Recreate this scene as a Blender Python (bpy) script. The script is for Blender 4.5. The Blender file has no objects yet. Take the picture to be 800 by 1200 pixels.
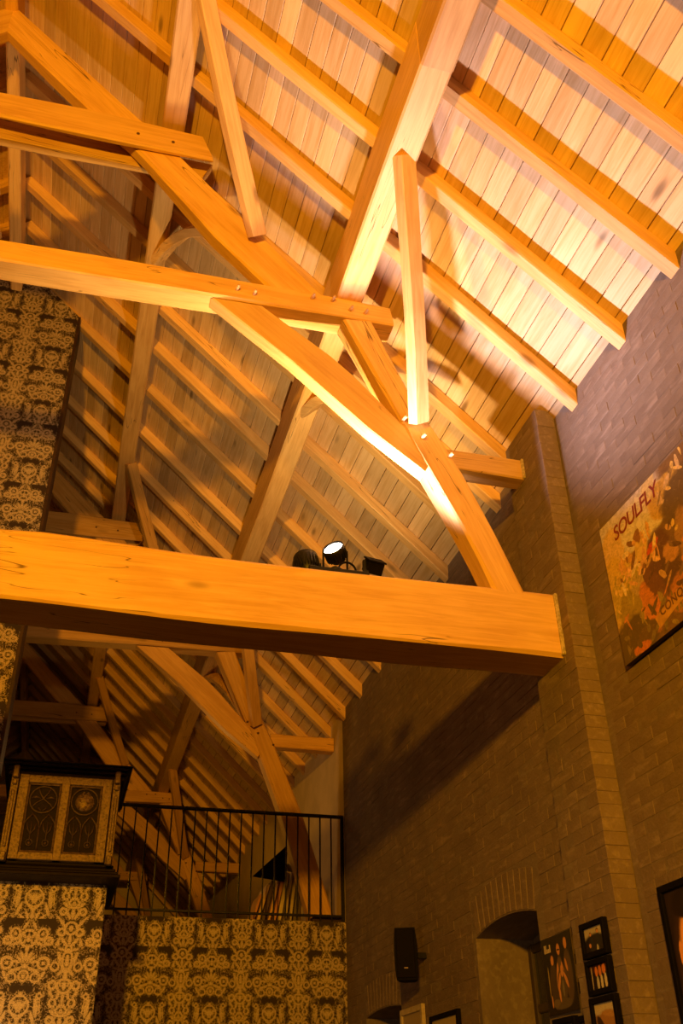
import bpy, bmesh, math, random
from mathutils import Matrix, Vector
random.seed(7)
C = bpy.context.scene.collection
D = bpy.data
ZO = 1.5                      # eye height: every z below is measured from the eye, floor at -ZO

# ------------------------------------------------------------------ camera, world, exposure, lamps of the hall, added fill lights
cam = D.objects.new('camera', D.cameras.new('camera')); C.objects.link(cam)
cam.data.sensor_fit = 'VERTICAL'; cam.data.sensor_height = 36.0
cam.data.lens = 1118.4 / 1200 * 36.0
yaw, pitch, roll = map(math.radians, (15.8137, 33.1888, -1.1356))
fw = Vector((math.sin(yaw)*math.cos(pitch), math.cos(yaw)*math.cos(pitch), math.sin(pitch)))
rt = Vector((math.cos(yaw), -math.sin(yaw), 0)); up = rt.cross(fw)
r2 = math.cos(roll)*rt + math.sin(roll)*up; u2 = -math.sin(roll)*rt + math.cos(roll)*up
cam.matrix_world = Matrix(((r2.x, u2.x, -fw.x, 0), (r2.y, u2.y, -fw.y, 0), (r2.z, u2.z, -fw.z, ZO), (0, 0, 0, 1)))
cam.data.clip_start = 0.05
bpy.context.scene.camera = cam
wd = D.worlds.new('night'); bpy.context.scene.world = wd; wd.use_nodes = True
wd.node_tree.nodes['Background'].inputs[0].default_value = (0.9, 0.6, 0.4, 1)
wd.node_tree.nodes['Background'].inputs[1].default_value = 0.004
vs = bpy.context.scene.view_settings
vs.view_transform = 'Standard'; vs.look = 'None'; vs.gamma = 1.0; vs.exposure = 0.0; vs.use_curve_mapping = False
bpy.context.scene.cycles.max_bounces = 6
bpy.context.scene.cycles.sample_clamp_indirect = 4.0

def lamp(name, loc, energy, color, radius=0.06, target=None, angle=None, blend=0.6):
    l = D.lights.new(name, 'SPOT' if target else 'POINT')
    l.energy = energy; l.color = color; l.shadow_soft_size = radius
    o = D.objects.new(name, l); C.objects.link(o)
    o.location = (loc[0], loc[1], loc[2]+ZO)
    if target:
        l.spot_size = math.radians(angle); l.spot_blend = blend
        o.rotation_euler = (Vector(target)-Vector(loc)).to_track_quat('-Z', 'Y').to_euler()
    return o
WARM = (1.0, 0.42, 0.008); AMBER = (1.0, 0.58, 0.20); HALO = (1.0, 0.81, 0.91); HONEY = (1.0, 0.65, 0.26)
SPOT_A = (1.205, 4.40, 2.715); AIM_A = (1.205-.55*3, 4.40-.70*3, 2.715+.45*3)
SPOT_B = (1.06, 4.47, 2.66); AIM_B = (0.85, 5.3, 5.0)
FLOOD = (1.435, 4.42, 2.68); AIM_F = (1.75, 2.75, 4.5)
lamp('floodlight_beam', (1.46, 4.372, 2.742), 300, HALO, 0.05, AIM_F, 130, 1.0)
lamp('spotlight_beam', (1.165, 4.349, 2.748), 16, HALO, 0.045, AIM_A, 100, 0.9)
lamp('uplight_beam', (1.04, 4.51, 2.775), 240, HONEY, 0.04, AIM_B, 138, 0.8)
lamp('back_wall_lamp_glow', (-1.3, -2.6, 2.25), 2600, WARM, 0.15, (0.6, 4.3, 3.9), 92, 0.8)
lamp('loft_fill', (0.3, 12.2, 2.6), 22, WARM, 0.15)  # added fill without a fixture, brightens the loft roof
lamp('loft_fill', (0.9, 10.0, 3.1), 9, AMBER, 0.12)  # second added fill, lifts the leaning boards and the plaster wall
lamp('wall_lamp_glow', (-0.75, 6.2, 0.25), 30, AMBER, 0.08, (-0.4, 7.15, 0.6), 120, 0.8)
lamp('brick_wall_fill', (-0.8, 2.6, 0.0), 70, AMBER, 0.15, (2.6, 5.4, 0.1), 66, 0.8)  # added unseen spot, brightens the lower brick wall and pilaster

# ------------------------------------------------------------------ helpers
WM = {}
def place(o, M, parent=None):
    WM[o.name] = M.copy()
    if parent is not None:
        o.parent = parent; o.matrix_basis = WM[parent.name].inverted() @ M
    else:
        o.matrix_basis = M
    return o
def T(x, y, z): return Matrix.Translation((x, y, z+ZO))
def frame(org, ex, ey):
    ex = Vector(ex).normalized(); ey = Vector(ey); ey = (ey-ex*ey.dot(ex)).normalized(); ez = ex.cross(ey)
    return Matrix(((ex.x, ey.x, ez.x, org[0]), (ex.y, ey.y, ez.y, org[1]), (ex.z, ey.z, ez.z, org[2]+ZO), (0, 0, 0, 1)))
def empty(name, loc, label, cat, group=None, parent=None):
    o = D.objects.new(name, None); C.objects.link(o); o.empty_display_size = 0.1
    place(o, T(*loc), parent); tag(o, label, cat, group); return o
def tag(o, label=None, cat=None, group=None, kind=None):
    if label: o['label'] = label
    if cat: o['category'] = cat
    if group: o['group'] = group
    if kind: o['kind'] = kind
    return o
def mesh(name, verts, faces, mat, smooth=False):
    m = D.meshes.new(name); m.from_pydata(verts, [], faces); m.update()
    bm = bmesh.new(); bm.from_mesh(m); bmesh.ops.recalc_face_normals(bm, faces=bm.faces); bm.to_mesh(m); bm.free()
    if smooth:
        for p in m.polygons: p.use_smooth = True
    for k in (mat if isinstance(mat, (list, tuple)) else [mat]): m.materials.append(k)
    return m
def link(name, m, M, parent=None, kind=None):
    o = D.objects.new(name, m); C.objects.link(o); place(o, M, parent)
    if kind: o['kind'] = kind
    return o
def boxdata(hx, hy, hz, c=0.0):
    """box of half sizes, edges chamfered by c"""
    if c <= 0:
        v = [(sx*hx, sy*hy, sz*hz) for sx in (-1, 1) for sy in (-1, 1) for sz in (-1, 1)]
        return v, [(0, 1, 3, 2), (4, 6, 7, 5), (0, 4, 5, 1), (2, 3, 7, 6), (0, 2, 6, 4), (1, 5, 7, 3)]
    bm = bmesh.new(); bmesh.ops.create_cube(bm, size=1)
    bmesh.ops.scale(bm, vec=(2*hx, 2*hy, 2*hz), verts=bm.verts)
    bmesh.ops.bevel(bm, geom=bm.edges[:], offset=min(c, hx*.9, hy*.9, hz*.9), segments=1, affect='EDGES', profile=.5)
    bm.verts.index_update(); v = [tuple(x.co) for x in bm.verts]; f = [tuple(x.index for x in p.verts) for p in bm.faces]; bm.free()
    return v, f
def box(name, x, y, z, mat, parent=None, c=0.0, kind=None, M=None):
    """box from world ranges (or local ranges inside frame M)"""
    v, f = boxdata((x[1]-x[0])/2, (y[1]-y[0])/2, (z[1]-z[0])/2, c)
    ctr = ((x[0]+x[1])/2, (y[0]+y[1])/2, (z[0]+z[1])/2)
    MM = (T(*ctr) if M is None else M @ Matrix.Translation(ctr))
    return link(name, mesh(name, v, f, mat), MM, parent, kind)
class MB:
    """collects shapes into one mesh"""
    def __init__(s): s.v = []; s.f = []
    def add(s, v, f, M=None):
        k = len(s.v); s.v += [tuple(M @ Vector(p)) if M else tuple(p) for p in v]; s.f += [tuple(i+k for i in q) for q in f]; return s
    def box(s, x, y, z, c=0.0, M=None):
        v, f = boxdata((x[1]-x[0])/2, (y[1]-y[0])/2, (z[1]-z[0])/2, c)
        t = Matrix.Translation(((x[0]+x[1])/2, (y[0]+y[1])/2, (z[0]+z[1])/2))
        return s.add(v, f, (M @ t) if M else t)
    def lathe(s, prof, n=24, M=None, cap=True):
        v = []; f = []
        for r, z in prof:
            for i in range(n): a = 2*math.pi*i/n; v.append((r*math.cos(a), r*math.sin(a), z))
        for j in range(len(prof)-1):
            for i in range(n): f.append((j*n+i, j*n+(i+1) % n, (j+1)*n+(i+1) % n, (j+1)*n+i))
        if cap: f.append(tuple(range(n))); f.append(tuple((len(prof)-1)*n+i for i in range(n)))
        return s.add(v, f, M)
    def tube(s, pts, r, n=8, M=None, closed=False):
        pts = [Vector(p) for p in pts]; v = []; f = []; N = len(pts); prev = None
        for i, p in enumerate(pts):
            a = pts[(i-1) % N] if closed or i > 0 else p; b = pts[(i+1) % N] if closed or i < N-1 else p
            t = (b-a).normalized(); ref = Vector((0, 0, 1)) if abs(t.z) < .9 else Vector((1, 0, 0))
            x = (prev - t*prev.dot(t)).normalized() if prev is not None else t.cross(ref).normalized(); prev = x; y = t.cross(x)
            rr = r[i] if isinstance(r, (list, tuple)) else r
            for k in range(n): q = p+x*rr*math.cos(2*math.pi*k/n)+y*rr*math.sin(2*math.pi*k/n); v.append(tuple(q))
        for i in range(N if closed else N-1):
            for k in range(n): f.append((i*n+k, i*n+(k+1) % n, ((i+1) % N)*n+(k+1) % n, ((i+1) % N)*n+k))
        if not closed: f.append(tuple(range(n))); f.append(tuple((N-1)*n+k for k in range(n)))
        return s.add(v, f, M)
    def obj(s, name, mat, M, parent=None, smooth=False, kind=None):
        return link(name, mesh(name, s.v, s.f, mat, smooth), M, parent, kind)
def interp(pl, x):
    if pl[0][0] > pl[-1][0]: pl = pl[::-1]
    if x <= pl[0][0]: a, b = pl[0], pl[1]
    elif x >= pl[-1][0]: a, b = pl[-2], pl[-1]
    else:
        for a, b in zip(pl, pl[1:]):
            if a[0] <= x <= b[0]: break
    return a[1]+(b[1]-a[1])*(x-a[0])/(b[0]-a[0] or 1e-9)
def loft(stations, c=0.012, wob=0.004, seed=0):
    """hewn timber along local X: stations (xlo,xhi,zlo,zhi,ylo,yhi)"""
    R = random.Random(seed); ph = [R.uniform(0, 6.28) for _ in range(12)]
    v = []; f = []; n = 8
    for (xl, xh, zl, zh, yl, yh) in stations:
        def w(k, x): return wob*(math.sin(x*2.3+ph[k])*.6+math.sin(x*5.1+ph[k+4])*.4)
        xm = (xl+xh)/2; zl += w(0, xm); zh += w(1, xm); yl += w(2, xm)*.6; yh += w(3, xm)*.6
        cc = min(c, (zh-zl)*.3, (yh-yl)*.3)*(1+.35*math.sin(xm*3.7+ph[8]))
        def X(z): return xl+(xh-xl)*(z-zl)/((zh-zl) or 1)
        for y, z in ((yl+cc, zl), (yh-cc, zl), (yh, zl+cc), (yh, zh-cc), (yh-cc, zh), (yl+cc, zh), (yl, zh-cc), (yl, zl+cc)):
            v.append((X(z), y, z))
    N = len(stations)
    for i in range(N-1):
        for k in range(n): f.append((i*n+k, i*n+(k+1) % n, (i+1)*n+(k+1) % n, (i+1)*n+k))
    f.append(tuple(range(n))); f.append(tuple((N-1)*n+k for k in range(n)))
    return v, f
SEED = [0]
def member(name, lower, upper, y0, y1, mat, parent=None, mirror=False, c=0.012, wob=0.004, seg=0.22):
    """truss timber in a plane of constant y, outlined by a lower and an upper edge ((x,z) points, both given in the same direction)"""
    if mirror: lower = [(2*XR-x, z) for x, z in lower]; upper = [(2*XR-x, z) for x, z in upper]
    a = Vector(((lower[0][0]+upper[0][0])/2, (lower[0][1]+upper[0][1])/2)); b = Vector(((lower[-1][0]+upper[-1][0])/2, (lower[-1][1]+upper[-1][1])/2))
    org = (a+b)/2; d = (b-a).normalized()
    if d.x < 0: lower = lower[::-1]; upper = upper[::-1]; d = -d
    def loc(p): q = Vector(p)-org; return (q.dot(d), q.dot(Vector((-d.y, d.x))))
    L = [loc(p) for p in lower]; U = [loc(p) for p in upper]
    N = max(2, int((b-a).length/seg)+1); st = []
    for i in range(N+1):
        t = i/N; xl = L[0][0]+(L[-1][0]-L[0][0])*t; xu = U[0][0]+(U[-1][0]-U[0][0])*t
        st.append((xl, xu, interp(L, xl), interp(U, xu), -(y1-y0)/2, (y1-y0)/2))
    SEED[0] += 1
    v, f = loft(st, c, wob, SEED[0])
    M = frame((org.x, (y0+y1)/2, org.y), (d.x, 0, d.y), (0, 1, 0))
    return link(name, mesh(name, v, f, mat), M, parent)
def beam(name, pts, wy, wz, side, mat, parent=None, c=0.008, wob=0.003, seg=0.25, ends=(0, 0)):
    """timber along a path of points in space; side = direction of its width wy"""
    pts = [Vector(p) for p in pts]; a, b = pts[0], pts[-1]; org = (a+b)/2
    M = frame(tuple(org), tuple(b-a), side); Mi = M.inverted()
    P = [Mi @ Vector((p.x, p.y, p.z+ZO)) for p in pts]
    N = max(2, int((b-a).length/seg)+1, (len(pts)-1)*3); st = []
    py = [(p.x, p.y) for p in P]; pz = [(p.x, p.z) for p in P]
    for i in range(N+1):
        t = i/N; x = P[0].x+(P[-1].x-P[0].x)*t
        sl = ends[0] if i == 0 else ends[1] if i == N else 0
        y = sm(py, x); z = sm(pz, x)
        st.append((x-sl, x+sl, z-wz/2, z+wz/2, y-wy/2, y+wy/2))
    SEED[0] += 1
    v, f = loft(st, c, wob, SEED[0])
    return link(name, mesh(name, v, f, mat), M, parent)
def sm(pl, x):
    if len(pl) != 3: return interp(pl, x)
    (x0, y0), (x1, y1), (x2, y2) = pl          # parabola through three points
    return y0*(x-x1)*(x-x2)/((x0-x1)*(x0-x2))+y1*(x-x0)*(x-x2)/((x1-x0)*(x1-x2))+y2*(x-x0)*(x-x1)/((x2-x0)*(x2-x1))
def copy_tree(o, M, parent=None):
    c = o.copy(); C.objects.link(c)
    if parent is None: place(c, M)
    else:
        c.parent = parent
    for ch in list(o.children): copy_tree(ch, None, c)
    return c

# ------------------------------------------------------------------ materials
class NT:
    def __init__(s, name):
        s.m = D.materials.new(name); s.m.use_nodes = True; s.t = s.m.node_tree; s.n = s.t.nodes; s.b = s.n['Principled BSDF']
    def put(s, sock, v):
        if v is None: return
        if hasattr(v, 'is_output'): s.t.links.new(v, sock)
        else: sock.default_value = v
    def math(s, op, a, b=None, c=None, clamp=False):
        q = s.n.new('ShaderNodeMath'); q.operation = op; q.use_clamp = clamp
        for i, x in enumerate((a, b, c)): s.put(q.inputs[i], x)
        return q.outputs[0]
    def vmath(s, op, a, b=None, out=0):
        q = s.n.new('ShaderNodeVectorMath'); q.operation = op; s.put(q.inputs[0], a); s.put(q.inputs[1], b); return q.outputs[out]
    def vscale(s, a, k):
        q = s.n.new('ShaderNodeVectorMath'); q.operation = 'SCALE'; s.put(q.inputs[0], a); s.put(q.inputs['Scale'], k); return q.outputs[0]
    def coord(s, k='Object'): return s.n.new('ShaderNodeTexCoord').outputs[k]
    def info(s, k='Random'): return s.n.new('ShaderNodeObjectInfo').outputs[k]
    def mapping(s, v, loc=(0, 0, 0), rot=(0, 0, 0), scale=(1, 1, 1), kind='POINT'):
        q = s.n.new('ShaderNodeMapping'); q.vector_type = kind; s.put(q.inputs[0], v)
        q.inputs['Location'].default_value = loc; q.inputs['Rotation'].default_value = rot; q.inputs['Scale'].default_value = scale
        return q.outputs[0]
    def noise(s, v, scale=5, detail=3, rough=.55, dist=0, out=0):
        q = s.n.new('ShaderNodeTexNoise'); s.put(q.inputs['Vector'], v); q.inputs['Scale'].default_value = scale
        q.inputs['Detail'].default_value = detail; q.inputs['Roughness'].default_value = rough; q.inputs['Distortion'].default_value = dist
        return q.outputs[out]
    def voronoi(s, v, scale=5, feature='F1', out='Distance'):
        q = s.n.new('ShaderNodeTexVoronoi'); q.feature = feature; s.put(q.inputs['Vector'], v); q.inputs['Scale'].default_value = scale; return q.outputs[out]
    def ramp(s, f, stops):
        q = s.n.new('ShaderNodeValToRGB'); s.put(q.inputs[0], f); e = q.color_ramp.elements
        while len(e) < len(stops): e.new(.5)
        for el, (p, c) in zip(e, stops): el.position = p; el.color = (c[0], c[1], c[2], 1) if isinstance(c, tuple) else (c, c, c, 1)
        return q.outputs[0]
    def mix(s, f, a, b, mode='MIX'):
        q = s.n.new('ShaderNodeMix'); q.data_type = 'RGBA'; q.blend_type = mode
        s.put(q.inputs[0], f)
        for k, x in ((6, a), (7, b)):
            if isinstance(x, tuple) and len(x) == 3: x = (*x, 1)
            s.put(q.inputs[k], x)
        return q.outputs[2]
    def rng(s, f, a, b, c=0., d=1.):
        q = s.n.new('ShaderNodeMapRange'); q.interpolation_type = 'SMOOTHSTEP'; s.put(q.inputs[0], f)
        for i, x in enumerate((a, b, c, d)): q.inputs[i+1].default_value = x
        return q.outputs[0]
    def bump(s, h, strength=.3, dist=.01):
        q = s.n.new('ShaderNodeBump'); s.put(q.inputs['Height'], h); q.inputs['Strength'].default_value = strength; q.inputs['Distance'].default_value = dist
        s.t.links.new(q.outputs[0], s.b.inputs['Normal'])
    def done(s, color=None, rough=None, metal=None, spec=None, emit=None, estr=0):
        if isinstance(color, tuple): color = (*color[:3], 1)
        s.put(s.b.inputs['Base Color'], color); s.put(s.b.inputs['Roughness'], rough); s.put(s.b.inputs['Metallic'], metal)
        s.put(s.b.inputs['Specular IOR Level'], spec)
        if emit: s.b.inputs['Emission Color'].default_value = (*emit, 1); s.b.inputs['Emission Strength'].default_value = estr
        return s.m
def oak(name, light, dark, checks=1.0, knots=1.0, tone=.16, rough=.55):
    n = NT(name); rnd = n.info(); p = n.coord()
    q = n.n.new('ShaderNodeCombineXYZ')
    n.put(q.inputs[0], n.math('MULTIPLY', rnd, 37.)); n.put(q.inputs[1], n.math('MULTIPLY', rnd, 91.)); n.put(q.inputs[2], n.math('MULTIPLY', rnd, 53.))
    p = n.vmath('ADD', p, q.outputs[0])
    kn = n.voronoi(n.mapping(p, scale=(1.5, 5., 0.) if knots > 1 else (1.6, 4.2, 4.2)), 1.0)                         # knots
    k = n.rng(kn, .035, .16, 1, 0)
    g = n.noise(n.mapping(p, scale=(1.1, 16, 16)), 1.6, 4, .6, 1.2)                   # broad grain
    fine = n.noise(n.mapping(p, scale=(3.5, 120, 120)), 1.0, 3, .6)                   # fibre
    mot = n.noise(n.mapping(p, scale=(1.0, 2.2, 2.2)), 1.5, 3, .6)                    # mottle
    t = n.math('ADD', n.math('MULTIPLY', g, .55), n.math('ADD', n.math('MULTIPLY', fine, .2), n.math('MULTIPLY', mot, .35)))
    col = n.mix(n.rng(t, .42, .72), light, dark)
    ks = n.math('MULTIPLY', k, n.rng(n.noise(p, .9, 1), *((.40, .50) if knots > 1 else (.5, .58)), 0, min(.85, .75*knots)))
    col = n.mix(ks, col, tuple(x*.33 for x in dark))
    ck = n.noise(n.mapping(p, scale=(.55, 10, 10)), 1.5, 2, .4, .5)                   # drying checks
    c1 = n.math('SUBTRACT', 1., n.rng(n.math('ABSOLUTE', n.math('SUBTRACT', ck, .5)), .0, .0075))
    c1 = n.math('MULTIPLY', c1, n.rng(n.noise(n.mapping(p, scale=(.8, 1.5, 1.5)), 1.1, 1), .53, .58, 0, .85*checks))
    col = n.mix(c1, col, tuple(x*.16 for x in dark))
    br = n.math('ADD', 1-tone, n.math('MULTIPLY', n.math('FRACT', n.math('MULTIPLY', rnd, 7.13)), 2*tone))
    col = n.vscale(col, br)
    n.bump(n.math('SUBTRACT', n.math('ADD', n.math('MULTIPLY', fine, .4), g), n.math('MULTIPLY', c1, 2.)), .25, .006)
    return n.done(col, rough, 0, .3)
OAK = oak('oak_beam', (.75, .48, .20), (.58, .33, .115))
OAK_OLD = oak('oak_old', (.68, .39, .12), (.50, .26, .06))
PLANK = oak('oak_plank', (.74, .53, .31), (.57, .36, .16), checks=.0, knots=1.2, tone=.2)
DARKOAK = oak('dark_oak', (.05, .022, .012), (.02, .009, .005), tone=.1)
def plain(name, col, rough=.5, metal=0., var=.15, scale=30, bump=0., spec=.4):
    n = NT(name); x = n.noise(n.coord(), scale, 3)
    c = n.mix(n.rng(x, .3, .7), tuple(v*(1-var) for v in col), tuple(v*(1+var) for v in col))
    if bump: n.bump(x, bump, .004)
    return n.done(c, rough, metal, spec)
BLACK = plain('black_metal', (.012, .011, .011), .45, .2)
BLACKP = plain('black_plastic', (.006, .005, .006), .7, spec=.06)
IRON = plain('wrought_iron', (.014, .011, .010), .5, .5)
CHROME = plain('dull_steel', (.35, .33, .30), .35, .9)
MORTAR = plain('mortar_patch', (.42, .34, .24), .9, 0, .3, 60, .4)
PEG = plain('peg_oak', (.60, .36, .15), .6, 0, .2, 50)
HOLE = plain('dark_peg', (.10, .04, .012), .7, 0, .2, 50)
WHITEF = plain('white_frame', (.45, .36, .26), .5)
def brickmat(name, a, b, c):
    n = NT(name); p = n.coord(); rnd = n.info(); q = n.n.new('ShaderNodeCombineXYZ')
    for i, k in enumerate((31., 77., 13.)): n.put(q.inputs[i], n.math('MULTIPLY', rnd, k))
    p = n.vmath('ADD', p, q.outputs[0])
    smear = n.noise(n.mapping(p, scale=(1, 1, 1)), 5, 4, .6, .6); gr = n.noise(p, 60, 3, .6)
    st = n.noise(n.mapping(p, scale=(18, 3, 18)), 1.5, 3, .6, .3)
    t = n.math('ADD', n.math('MULTIPLY', smear, .5), n.math('ADD', n.math('MULTIPLY', gr, .2), n.math('MULTIPLY', rnd, .09)))
    col = n.mix(n.rng(t, .25, .55), a, b); col = n.mix(n.rng(n.math('ADD', st, n.math('MULTIPLY', rnd, .06)), .52, .75), col, c)
    big = n.noise(n.mapping(n.coord('Object'), scale=(1, 1, 1)), 2.3, 2, .5)
    col = n.vscale(col, n.math('ADD', .72, n.math('MULTIPLY', big, .55)))
    n.bump(n.math('ADD', n.math('MULTIPLY', smear, 1.), n.math('MULTIPLY', gr, .5)), .6, .010)
    return n.done(col, .8, 0, .25)
BRICK = brickmat('painted_brick', (.165, .116, .090), (.20, .145, .114), (.25, .185, .150))
MORT = brickmat('painted_mortar', (.150, .110, .090), (.19, .143, .118), (.225, .175, .145))
PLASTER = plain('loft_plaster', (.62, .48, .34), .85, 0, .08, 4, .1)
FLOORM = oak('floor_oak', (.085, .045, .022), (.05, .025, .012))
def damask(name, u0, v0, gold, ground):
    """wallpaper: foil scrolls and crowned shields repeating every 0.53 x 0.655 m, mirrored about each motif's axis"""
    n = NT(name); s = n.n.new('ShaderNodeSeparateXYZ'); n.put(s.inputs[0], n.coord())
    PU, PV = .53, .655
    u = n.math('MULTIPLY', n.math('ABSOLUTE', n.math('SUBTRACT', n.math('FRACT', n.math('ADD', n.math('DIVIDE', n.math('SUBTRACT', s.outputs[0], u0), PU), 100.5)), .5)), PU)
    v = n.math('MULTIPLY', n.math('FRACT', n.math('ADD', n.math('DIVIDE', n.math('SUBTRACT', s.outputs[2], v0), PV), 100.2)), PV)
    cmb = n.n.new('ShaderNodeCombineXYZ'); n.put(cmb.inputs[0], u); n.put(cmb.inputs[1], v)
    wn = n.noise(cmb.outputs[0], 38, 2, .5, out=1)
    wv = n.vscale(n.vmath('SUBTRACT', wn, (.5, .5, .5)), .011)
    p = n.vmath('MULTIPLY', n.vmath('ADD', cmb.outputs[0], wv), (1, 1, 0))
    best = None
    def join(d):
        nonlocal best
        best = d if best is None else n.math('MINIMUM', best, d)
    def el(cx, cy, rx, ry, rot=0, w=None):
        L = n.vmath('LENGTH', n.mapping(p, (cx, cy, 0), (0, 0, math.radians(rot)), (rx, ry, 1), 'TEXTURE'), out=1)
        r = min(rx, ry)
        d = n.math('MULTIPLY', n.math('SUBTRACT', L, 1.), r)
        if w: d = n.math('SUBTRACT', n.math('ABSOLUTE', d), w)
        join(d)
    b = .131                                                     # shield centre height in the repeat
    el(0, b, .058, .056, 0, .0075); el(0, b-.004, .020, .036); el(.026, b+.006, .010, .030, -28); el(.042, b+.016, .007, .022, -50)
    el(.024, b-.056, .008, .034, -42); el(0, b-.078, .010, .016); el(0, b+.068, .014, .012)
    el(.105, b-.005, .015, .060, 8); el(.118, b+.058, .016, .016, 0, .006); el(.092, b-.075, .012, .045, 20); el(.128, b+.0, .006, .05, 4)
    # foliage under the shield (wraps below)
    for k, (cx, cy, rx, ry, ro) in enumerate(((0, .0, .012, .045, 0), (.03, .012, .010, .045, -22), (.058, .0, .010, .040, -48), (.03, -.045, .010, .034, 30))):
        el(cx, (cy+.655) % .655, rx, ry, ro)
    B = .53
    el(0, B, .052, .050, 0, .008); el(0, B, .017, .022); el(.03, B+.02, .008, .02, -35); el(.028, B-.022, .008, .02, 35); el(0, B-.065, .013, .02)
    el(.088, B+.03, .030, .032, 0, .008); el(.088, B+.03, .012, .012); el(.075, B-.03, .010, .040, 62); el(.13, B-.012, .024, .022, 0, .008); el(.13, B-.012, .009, .009)
    F = .37                                                       # fan and great curls
    for ro, ln in ((0, .058), (-24, .055), (-48, .05), (-72, .042)):
        a = math.radians(ro); el(-math.sin(a)*.055, F+math.cos(a)*.055, .0105, ln*.62, ro)
    el(.0, F-.008, .024, .016); el(.115, F+.012, .034, .034, 0, .009); el(.115, F+.012, .013, .013); el(.06, F-.03, .012, .045, 70)
    el(.0, F-.065, .03, .03, 0, .007); el(0, F-.065, .01, .014); el(.075, F-.075, .028, .026, 0, .007); el(.12, F-.055, .009, .03, -30)
    # second motif, half a width over
    A = .265
    el(A, .40, .03, .062, 0, .008); el(A, .40, .012, .04); el(A-.05, .415, .011, .042, 18); el(A-.075, .365, .024, .024, 0, .007); el(A-.035, .33, .009, .03, -45)
    el(A, .31, .014, .02); el(A, .25, .044, .042, 0, .008); el(A, .25, .016, .026); el(A-.028, .262, .007, .02, 30); el(A-.075, .255, .022, .024, 0, .008); el(A-.075, .20, .010, .034, 35)
    el(A-.034, .19, .010, .036, -20); el(A, .18, .010, .04); el(A-.06, .15, .020, .020, 0, .007); el(A, .105, .032, .03, 0, .008); el(A, .105, .010, .018); el(A-.05, .09, .010, .03, 50)
    el(A, .035, .012, .034); el(A-.03, .03, .010, .036, 28); el(A-.065, .05, .020, .020, 0, .008); el(A-.09, .005, .010, .03, 40)
    el(A, .60, .040, .038, 0, .008); el(A, .60, .014, .02); el(A-.055, .625, .010, .036, 40); el(A-.06, .575, .022, .022, 0, .008); el(A, .53, .010, .032); el(A-.035, .515, .010, .036, 35)
    el(A-.075, .51, .010, .03, -20); el(A, .475, .02, .018, 0, .007); el(A-.045, .47, .009, .026, 70)
    leaf = n.noise(p, 110, 2, .6); sp = n.noise(p, 330, 1, .5)
    m = n.rng(n.math('ADD', best, n.math('MULTIPLY', n.math('SUBTRACT', leaf, .5), .026)), -.0022, .0022, 1, 0)
    m = n.math('MULTIPLY', m, n.rng(sp, .36, .56, .12, 1))
    fz = n.math('FRACT', n.math('MULTIPLY', n.noise(p, 34, 2, .5, .4), 5.))
    fil = n.math('MULTIPLY', n.rng(n.math('ABSOLUTE', n.math('SUBTRACT', fz, .5)), .15, .24, 1, 0), n.rng(best, .011, .020, 1, 0))
    m = n.math('MAXIMUM', m, n.math('MULTIPLY', n.math('MULTIPLY', fil, .75), n.rng(sp, .33, .60, .08, 1)))
    gc = n.mix(n.rng(sp, .35, .7), tuple(x*.55 for x in gold), gold)
    n.bump(n.noise(n.coord(), 260, 2, .6), .6, .004)
    return n.done(n.mix(m, ground, gc), n.math('SUBTRACT', .62, n.math('MULTIPLY', m, .25)), n.math('MULTIPLY', m, .3), .35)
GOLD = (.78, .60, .40); GROUND = (.024, .011, .009)
def printmat(name, bg, shapes, warp=.02, grain=0, soft=.15, rough=.4, scale=14):
    """a flat print: soft patches of ink (cx,cy,rx,ry,deg,colour) laid over a ground; picture runs 0..1 both ways"""
    n = NT(name); p = n.coord('UV')
    w = n.vscale(n.vmath('SUBTRACT', n.noise(p, scale, 3, .6, out=1), (.5, .5, .5)), warp*2)
    p = n.vmath('MULTIPLY', n.vmath('ADD', p, w), (1, 1, 0)); col = (*bg, 1)
    for cx, cy, rx, ry, ro, c in shapes:
        L = n.vmath('LENGTH', n.mapping(p, (cx, cy, 0), (0, 0, math.radians(ro)), (rx, ry, 1), 'TEXTURE'), out=1)
        col = n.mix(n.rng(L, 1-soft, 1+soft, 1, 0), col, c)
    if grain:
        x = n.noise(p, 26, 5, .7, 1.5); col = n.mix(n.rng(x, .42, .62, 0, grain), col, tuple(v*.25 for v in (.3, .16, .05)))
        y = n.noise(n.vmath('ADD', p, (3, 1, 0)), 34, 4, .7, 1.); col = n.mix(n.rng(y, .58, .7, 0, grain*.8), col, (.62, .40, .14))
    return n.done(col, rough, 0, .4)
def quad(name, M, w, h, mat, parent, d=0.0):
    """picture sheet: local x right, y up, in frame M, origin bottom left"""
    m = D.meshes.new(name); m.from_pydata([(0, 0, d), (w, 0, d), (w, h, d), (0, h, d)], [], [(0, 1, 2, 3)]); m.update()
    uv = m.uv_layers.new(name='UVMap')
    for i, q in enumerate(((0, 0), (1, 0), (1, 1), (0, 1))): uv.data[i].uv = q
    m.materials.append(mat); return link(name, m, M, parent)

# ------------------------------------------------------------------ dimensions
XR = -1.2                       # ridge line
WX = 2.6; WL = 2*XR-WX          # inner faces of the side walls
EZ, TAN = 3.66, .955            # rafter underside at the wall, roof slope
def under(x): return EZ+(WX-x)*TAN if x >= XR else EZ+(x-WL)*TAN
Y0, Y9 = -3.0, 22.0
LOFT = 1.70
RAFT = [-.5, .05, .6, 1.15, 1.72, 2.28, 2.83, 3.385, 3.94, 4.72, 5.10, 5.58, 6.15, 6.66, 7.27, 7.95, 8.6, 9.22, 9.82, 10.45, 11.08, 11.65, 12.2, 12.78, 13.33, 13.93, 14.48, 15.08, 15.7, 16.3, 16.9, 17.5, 18.1, 18.7, 19.3, 19.9, 20.5, 21.1, 21.7]

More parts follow.
